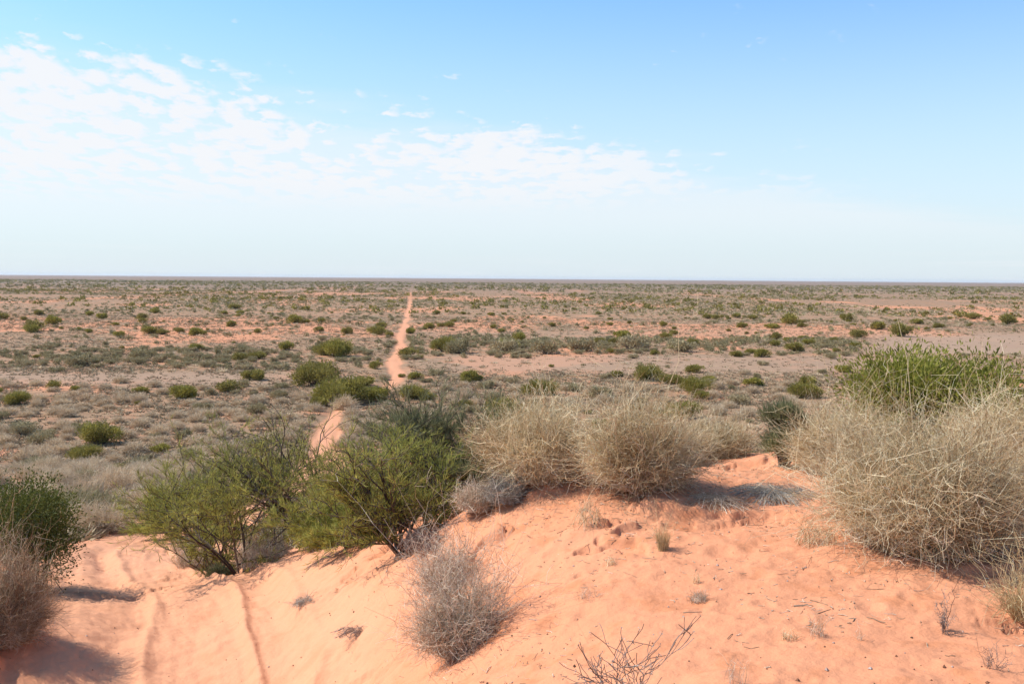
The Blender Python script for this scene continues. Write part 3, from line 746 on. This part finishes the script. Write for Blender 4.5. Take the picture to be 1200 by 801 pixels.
# the rest of each kind: past the three hundred that show largest, too many to count
def merged(name, label, cat, mat, protos, X, Y, Z, R, seed):
    gg = np.random.default_rng(seed); pi = gg.integers(0, len(protos), len(X)); Vs, Fs, Ts = [], [], []; off = 0
    for k, (V, Fc, t) in enumerate(protos):
        m = pi == k; n = int(m.sum())
        if not n: continue
        a = gg.uniform(0, 6.28, n); c, s_ = np.cos(a), np.sin(a); r = R[m]; hz = r * gg.uniform(.75, 1.2, n)
        VX = (V[None, :, 0] * c[:, None] - V[None, :, 1] * s_[:, None]) * r[:, None] + X[m][:, None]
        VY = (V[None, :, 0] * s_[:, None] + V[None, :, 1] * c[:, None]) * r[:, None] + Y[m][:, None]
        VZ = V[None, :, 2] * hz[:, None] + Z[m][:, None] - .03
        Vs.append(np.stack([VX, VY, VZ], -1).reshape(-1, 3))
        Fs.append((Fc[None] + (off + np.arange(n) * len(V))[:, None, None]).reshape(-1, Fc.shape[1]))
        Ts.append(np.clip(t[None] * .6 + .2 + gg.normal(0, .16, n)[:, None], 0, 1).ravel()); off += n * len(V)
    me = make_mesh(name, np.concatenate(Vs), np.concatenate(Fs), None, np.concatenate(Ts), [mat])
    return tag(link(name, me), label, cat, None, 'stuff')
def leaf_proto(seed, n, L, W, H):
    (V, T, t), bc = leaf_crown(n, 1.0, H, seed, L, W, 7, .6, shell=.35); return V, T, t
def blade_proto(seed, n, w, H):
    gg = np.random.default_rng(seed); az = gg.uniform(0, 6.28, n); pol = 1.45 * np.sqrt(gg.uniform(0, 1, n))
    D = np.stack([np.sin(pol) * np.cos(az), np.sin(pol) * np.sin(az), np.cos(pol) * H], -1)
    B = D * .25; B[:, 2] = 0
    side = norm(np.cross(D, gg.normal(size=(n, 3)))) * w
    V = np.stack([B - side, B + side, D * gg.uniform(.7, 1.1, n)[:, None]], 1).reshape(-1, 3)
    return V, np.arange(n * 3).reshape(n, 3), np.repeat(gg.uniform(0, 1, n), 3)
# mid distance
PM = {'Y': [blade_proto(500 + i, 90, .055, .6) for i in range(4)], 'G': [leaf_proto(510 + i, 190, .34, .19, .75) for i in range(4)], 'B': [leaf_proto(520 + i, 130, .34, .16, .62) for i in range(4)]}
PF = {'Y': [blade_proto(530 + i, 12, .16, .6) for i in range(4)], 'G': [leaf_proto(540 + i, 34, .50, .42, .62) for i in range(4)], 'B': [leaf_proto(550 + i, 22, .5, .42, .5) for i in range(4)]}
def far_scatter(y0, y1, half, dens, rmin, rmax, pw=1.0):
    n = int(half * (y1 ** 2 - y0 ** 2) * dens)
    y = np.sqrt(g.uniform(y0 ** 2, y1 ** 2, n)); x = g.uniform(-half, half, n) * y
    c = fbm(x / 60, y / 90, 71, 3) + .5 * fbm(x / 14, y / 22, 72, 2)
    m = (c + g.uniform(-.45, .55, n) > 0) & (np.abs(track_d(x, y)) > 1.3)
    x, y = x[m], y[m]
    return x, y, height(x, y, False), rmin + (rmax - rmin) * g.uniform(0, 1, len(x)) ** 2
MATF = {'Y': 'straw_far', 'G': 'green_far', 'B': 'grey_far'}
FAR = {'Y': [(330, 800, .70, .20, .5, 1.2), (800, 2400, .66, .010, 1.2, 2.4)],
       'G': [(330, 800, .70, .011, .5, 2.2), (800, 2600, .66, .0024, 1.0, 3.2), (2600, 11000, .64, .00020, 2.0, 5.5)],
       'B': [(330, 800, .70, .08, .5, 1.3), (800, 2600, .66, .0060, 1.2, 3.0), (2600, 11000, .64, .00050, 2.0, 4.5)]}
LABF = {'Y': ('countless pale dry grass hummocks spread over the plain to the horizon', 'dry grass'),
        'G': ('countless dark green shrubs scattered over the plain to the horizon', 'scrub'),
        'B': ('countless low grey saltbushes covering the plain to the horizon', 'scrub')}
for j, kd in enumerate('YGB'):
    r = np.array(rest[kd], int); mid = r
    a = merged(STUFFN[kd], LABF[kd][0], LABF[kd][1], M[MATF[kd]], PM[kd], XX[mid], YY[mid], ZZ[mid], RR[mid], 600 + j)
    parts = [far_scatter(*f) for f in FAR[kd]]
    x, y, z, rr = (np.concatenate([p[i] for p in parts]) for i in range(4))
    b = merged('tmp', None, None, M[MATF[kd]], PF[kd], x, y, z, rr, 610 + j)
    # one object per kind: append the far band to the middle one
    def grab(me):
        V = np.empty(len(me.vertices) * 3, np.float32); me.vertices.foreach_get('co', V)
        L = np.empty(len(me.loops), np.int32); me.loops.foreach_get('vertex_index', L)
        t = np.empty(len(me.vertices), np.float32); me.attributes['tint'].data.foreach_get('value', t)
        return V.reshape(-1, 3), L.reshape(-1, 3), t
    V, T, t = join([grab(a.data), grab(b.data)])
    old = (a.data, b.data); a.data = make_mesh(STUFFN[kd], V, T, None, t, [M[MATF[kd]]])
    bpy.data.objects.remove(b)
    for o_ in old: bpy.data.meshes.remove(o_)
    print('STUFF', kd, len(T), 'rest', len(r), 'far', len(x))

# low dry herbs and fallen stems between the plants
def herb_cover():
    gg = np.random.default_rng(900); n = 170000
    y = np.sqrt(gg.uniform(16 ** 2, 300 ** 2, n)); y = np.where(gg.random(n) < .45, gg.uniform(16, 130, n), y); x = gg.uniform(-.7, .7, n) * y
    k = (fbm(x / 6, y / 6, 91, 3) + gg.uniform(-.4, .6, n) > 0) & (np.abs(track_d(x, y)) > 1.7) & ((tps(x, y) < -3.6) | (y > 60))
    px, py = project(x, y, np.full(n, -GROUND_EYE)); k &= gg.random(n) > zone_pan(px, py) * .9
    x, y = x[k], y[k]
    o = merged('dry_herb_cover', 'low straw coloured dry herbs strewn over the plain between the shrubs', 'dry herbs', M['herbs'],
               [blade_proto(910 + i, 9, .13, .8) for i in range(4)], x, y, height(x, y, False), gg.uniform(.16, .55, len(x)), 920)
herb_cover()

# grey herbs, weeds and litter on the near sand
def near_plants():
    def low(name, label, cat, px, py, Y, wpx, hpx, n, seed, mat='greyherb', **kw):
        return cane(name, label, cat, px, py, Y, wpx, hpx, n, seed, mat=mat, inner=False, **kw)
    low('grey_herb', 'dark grey herb mat tucked under the left side of the brownish clump', 'herb', 592, 604, 8.4, 66, 24, 600, 701, w=.002, wander=.8, base=.7, branch=2, blen=.08, tilt=1.45)
    low('grey_herb', 'flat pale grey herb mat on the sand below the dark blue-green bush', 'herb', 905, 590, 8.0, 110, 6, 520, 702, w=.0018, wander=.15, base=1.2, branch=2, blen=.03, tilt=1.5)
    low('grey_herb', 'brown grey herb in the shade right of the dense rounded clump', 'herb', 838, 606, 7.7, 80, 7, 260, 703, mat='deadgrey', w=.0018, wander=.2, base=1.2, branch=2, blen=.04, tilt=1.5)
    low('grey_herb', 'small grey dry herb alone on the sand slope below the leaning bare-limbed acacia', 'herb', 357, 697, 9.4, 44, 8, 110, 704, w=.002, wander=.6, base=.7, branch=2, blen=.06, tilt=1.5)
    low('grey_herb', 'flat dark heap of twigs on the slope left of the ash grey dead bush', 'herb', 420, 722, 8.0, 74, 5, 110, 705, mat='weedbark', w=.002, wander=.5, base=1.0, branch=1.5, blen=.03, tilt=1.55, squash=.5)
    low('straw_tuft', 'tiny straw tuft left of the small upright yellow tuft', 'grass tuft', 715, 657, 6.5, 30, 8, 60, 706, mat='straw', w=.0012, base=.6, branch=1, blen=.04)
    low('straw_tuft', 'thin grass wisps at the foot of the dense rounded clump', 'grass tuft', 690, 622, 7.3, 60, 40, 90, 707, mat='straw', w=.0014, base=.8, branch=.5, tilt=.7)
    low('straw_tuft', 'faint dead herb midway down the bare sand', 'grass tuft', 818, 710, 5.65, 34, 12, 80, 708, mat='deadgrey', w=.0012, base=.7, branch=2, blen=.04, tilt=1.5)
    low('straw_tuft', 'upright wisp of dead grass above the faint dead herb', 'grass tuft', 816, 692, 5.9, 16, 14, 26, 709, mat='straw', w=.001, base=.5, branch=.6, blen=.03, tilt=.6)
    low('straw_tuft', 'loose upright dry wisps left of the bare twiggy weed', 'grass tuft', 957, 750, 4.9, 34, 42, 44, 710, mat='deadgrey', w=.0009, base=.7, branch=1, blen=.05, tilt=.5, wander=.5)
    low('straw_tuft', 'single thin dead stalk casting a shadow on the open sand', 'grass tuft', 1008, 761, 4.8, 12, 32, 9, 711, mat='deadgrey', w=.001, base=.5, branch=1.5, blen=.04, tilt=.4)
    low('straw_tuft', 'small dry herb beside the loose upright wisps', 'grass tuft', 925, 752, 4.9, 30, 14, 50, 712, mat='straw', w=.001, base=.7, branch=1, blen=.04)
    low('straw_tuft', 'thin dead stalks at the bottom edge right of the dead forked weed', 'grass tuft', 862, 806, 4.25, 50, 60, 22, 713, mat='deadgrey', w=.001, base=.6, branch=1, blen=.05, tilt=.6)
    low('straw_tuft', 'pale grass wisps spilling from the left foot of the huge clump', 'grass tuft', 955, 655, 6.6, 66, 40, 120, 714, mat='straw', w=.0013, base=.8, branch=1, blen=.06, tilt=1.0)
    low('straw_tuft', 'flat straw litter below the pale grey herb mat', 'grass tuft', 690, 712, 5.9, 40, 22, 50, 715, mat='deadgrey', w=.001, base=.7, branch=1, blen=.04, tilt=1.2)
    low('grey_herb', 'small green grey herb at the foot of the leftmost acacia', 'herb', 258, 668, 13.6, 50, 18, 420, 716, mat='acacia_blue', w=.003, base=.8, branch=1, blen=.08, tilt=1.2)
    low('grey_herb', 'dry pale grass under the leftmost acacia', 'herb', 310, 655, 13.5, 90, 40, 900, 717, mat='deadgrey', w=.0028, base=.8, branch=1, blen=.10, tilt=1.2)
    low('grey_herb', 'dry grey brush between the leaning bare-limbed acacia and the yellow-green one', 'herb', 385, 625, 13.0, 90, 60, 1300, 718, mat='deadgrey', w=.0028, base=.7, branch=1.5, blen=.12, tilt=1.2)
    low('grey_herb', 'grey brown brush heap below the leftmost acacia, nearest the track', 'herb', 232, 640, 15.5, 64, 46, 1000, 719, mat='deadgrey', w=.003, base=.7, branch=1.5, blen=.12, tilt=1.2)
    low('grey_herb', 'pale dry brush between the two dead bushes and the grey-green acacia', 'herb', 560, 605, 8.6, 60, 40, 700, 720, mat='deadgrey', w=.002, base=.8, branch=2, blen=.1, tilt=1.4)
    low('grey_herb', 'dark fallen twigs at the foot of the yellow-green acacia', 'herb', 500, 660, 8.6, 80, 14, 300, 721, mat='weedbark', w=.002, base=.9, branch=2, blen=.08, tilt=1.5, wander=.8)
    def weed(label, px, py, Y, hpx, wpx, seed, stems, levels=3, tr=.004, mat='deadgrey'):
        loc = place(px, py, Y); H = S(hpx, Y)
        segs, tips = tree_skeleton(seed, stems, H, S(wpx / 2, Y), (0, 0), levels, tr)
        V, Q, t = limbs_mesh(segs, 4)
        gg = np.random.default_rng(seed); E = np.array([tp[0][-1] for tp in tips]); E = E[gg.random(len(E)) < .5]
        o = link('dead_weed', make_mesh('dead_weed', V, None, Q, t, [M[mat]], None, True), None, loc); tag(o, label, 'dead weed')
        n = len(E) * 3; C = np.repeat(E, 3, 0) + gg.normal(0, .004, (n, 3))
        V, T, t = leaves(C, norm(gg.normal(size=(n, 3))), np.full(n, .010), np.full(n, .006), gg.uniform(.4, 1, n), gg)
        Q0 = np.empty(len(o.data.loops), np.int32); o.data.loops.foreach_get('vertex_index', Q0); Q0 = Q0.reshape(-1, 4)
        V0 = np.empty(len(o.data.vertices) * 3, np.float32); o.data.vertices.foreach_get('co', V0); V0 = V0.reshape(-1, 3)
        t0 = np.empty(len(V0), np.float32); o.data.attributes['tint'].data.foreach_get('value', t0)
        T0 = np.concatenate([Q0[:, :3], Q0[:, [0, 2, 3]]])
        o.data = make_mesh('dead_weed', np.concatenate([V0, V]), np.concatenate([T0, T + len(V0)]), None, np.concatenate([t0, t]), [M[mat], M['greyherb']], np.concatenate([np.zeros(len(T0)), np.ones(len(T))]))
    weed('dead forked weed with grey seed heads at the bottom edge of the picture', 735, 815, 4.15, 135, 120, 801, 3, 3, .0035, 'weedbark')
    low('dead_weed', 'bare upright twiggy weed standing dark against the sand below the huge clump', 'dead weed', 1106, 752, 4.95, 22, 120, 14, 802, mat='weedbark', w=.0019, wander=.3, base=.5, branch=9, blen=.035, tilt=.35)
    low('dead_weed', 'small scraggly weed at the bottom right corner of the sand', 'dead weed', 1165, 792, 4.4, 40, 60, 14, 803, mat='weedbark', w=.0013, wander=.6, base=.5, branch=6, blen=.04, tilt=.8)
near_plants()

def litter():
    """twigs, seeds and small clods scattered over the sand"""
    gg = np.random.default_rng(950)
    n = 16000; y = gg.uniform(3.6, 14, n); x = gg.uniform(-.42, .60, n) * y
    c = fbm(x / .9, y / .9, 95, 3)
    k = (c + gg.uniform(-.9, .25, n) > 0) & (track_d(x, y) > 1.5)
    for hk in HERO:
        hx, hy = hero_xy(hk); m = gg.normal(0, .75, (320, 2)); x = np.concatenate([x, hx + m[:, 0]]); y = np.concatenate([y, hy - .35 + m[:, 1] * .8]); k = np.concatenate([k, np.ones(320, bool)])
    x, y = x[k], y[k]; n = len(x); z = height(x, y); a = gg.uniform(0, 6.28, n); L = .012 + gg.exponential(.028, n).clip(0, .16)
    t = np.linspace(-.5, .5, 4)
    P = np.stack([x[:, None] + np.cos(a)[:, None] * L[:, None] * t, y[:, None] + np.sin(a)[:, None] * L[:, None] * t, z[:, None] + .003 + 0 * t[None]], -1) + gg.normal(0, .0025, (n, 4, 3))
    V, Q, tt = tubes(P, np.full((n, 4), .0013) * gg.uniform(.6, 2.2, n)[:, None], gg.uniform(0, .8, n), 4)
    tag(link('twig_litter', make_mesh('twig_litter', V, None, Q, tt, [M['deadgrey']])), 'grey twigs and stem bits littering the orange sand', 'litter', None, 'stuff')
    n = 5200; y = gg.uniform(3.6, 16, n); x = gg.uniform(-.55, .60, n) * y
    k = fbm(x / .7, y / .7, 96, 3) + gg.uniform(-.9, .3, n) > 0
    x, y = x[k], y[k]; n = len(x); z = height(x, y); r = .003 + gg.exponential(.0030, n).clip(0, .0085)
    ico = np.array([(1,0,0),(-1,0,0),(0,1,0),(0,-1,0),(0,0,1),(0,0,-1)], float); f = np.array([(0,2,4),(2,1,4),(1,3,4),(3,0,4),(2,0,5),(1,2,5),(3,1,5),(0,3,5)])
    V = (ico[None] * (r[:, None, None] * gg.uniform(.6, 1.3, (n, 6, 1))) + np.stack([x, y, z + r * .3], -1)[:, None]).reshape(-1, 3)
    Fc = (f[None] + np.arange(n)[:, None, None] * 6).reshape(-1, 3)
    tag(link('sand_clods', make_mesh('sand_clods', V, Fc, None, np.repeat(gg.uniform(0, 1, n), 6), [M['clod']])), 'small brown clods and droppings strewn on the sand', 'clods', None, 'stuff')
M['clod'] = plant_mat('clods', (.09,.05,.03), (.28,.13,.07), (.50,.40,.34), .0, .0, .9)
litter()

# thin dusty air over the plain
def build_haze():
    h = 15000.0; z0, z1 = -22.0, 14.0
    V = [(x, y, z) for z in (z0, z1) for y in (-h, h) for x in (-h, h)]
    Qs = [(0, 2, 3, 1), (4, 5, 7, 6), (0, 1, 5, 4), (2, 6, 7, 3), (0, 4, 6, 2), (1, 3, 7, 5)]
    m = bpy.data.materials.new('haze_air'); m.use_nodes = True; w = NT(m.node_tree)
    v = w.n('ShaderNodeVolumePrincipled', ins={'Color': (.86, .90, 1, 1), 'Density': 4.0e-5, 'Anisotropy': 0.2})
    o = w.n('ShaderNodeOutputMaterial'); w.nt.links.new(v.outputs[0], o.inputs['Volume'])
    me = make_mesh('haze', np.array(V, float), None, np.array(Qs), None, [m])
    tag(link('haze', me), 'thin pale air between the viewer and the horizon', 'haze', None, 'stuff')
build_haze()
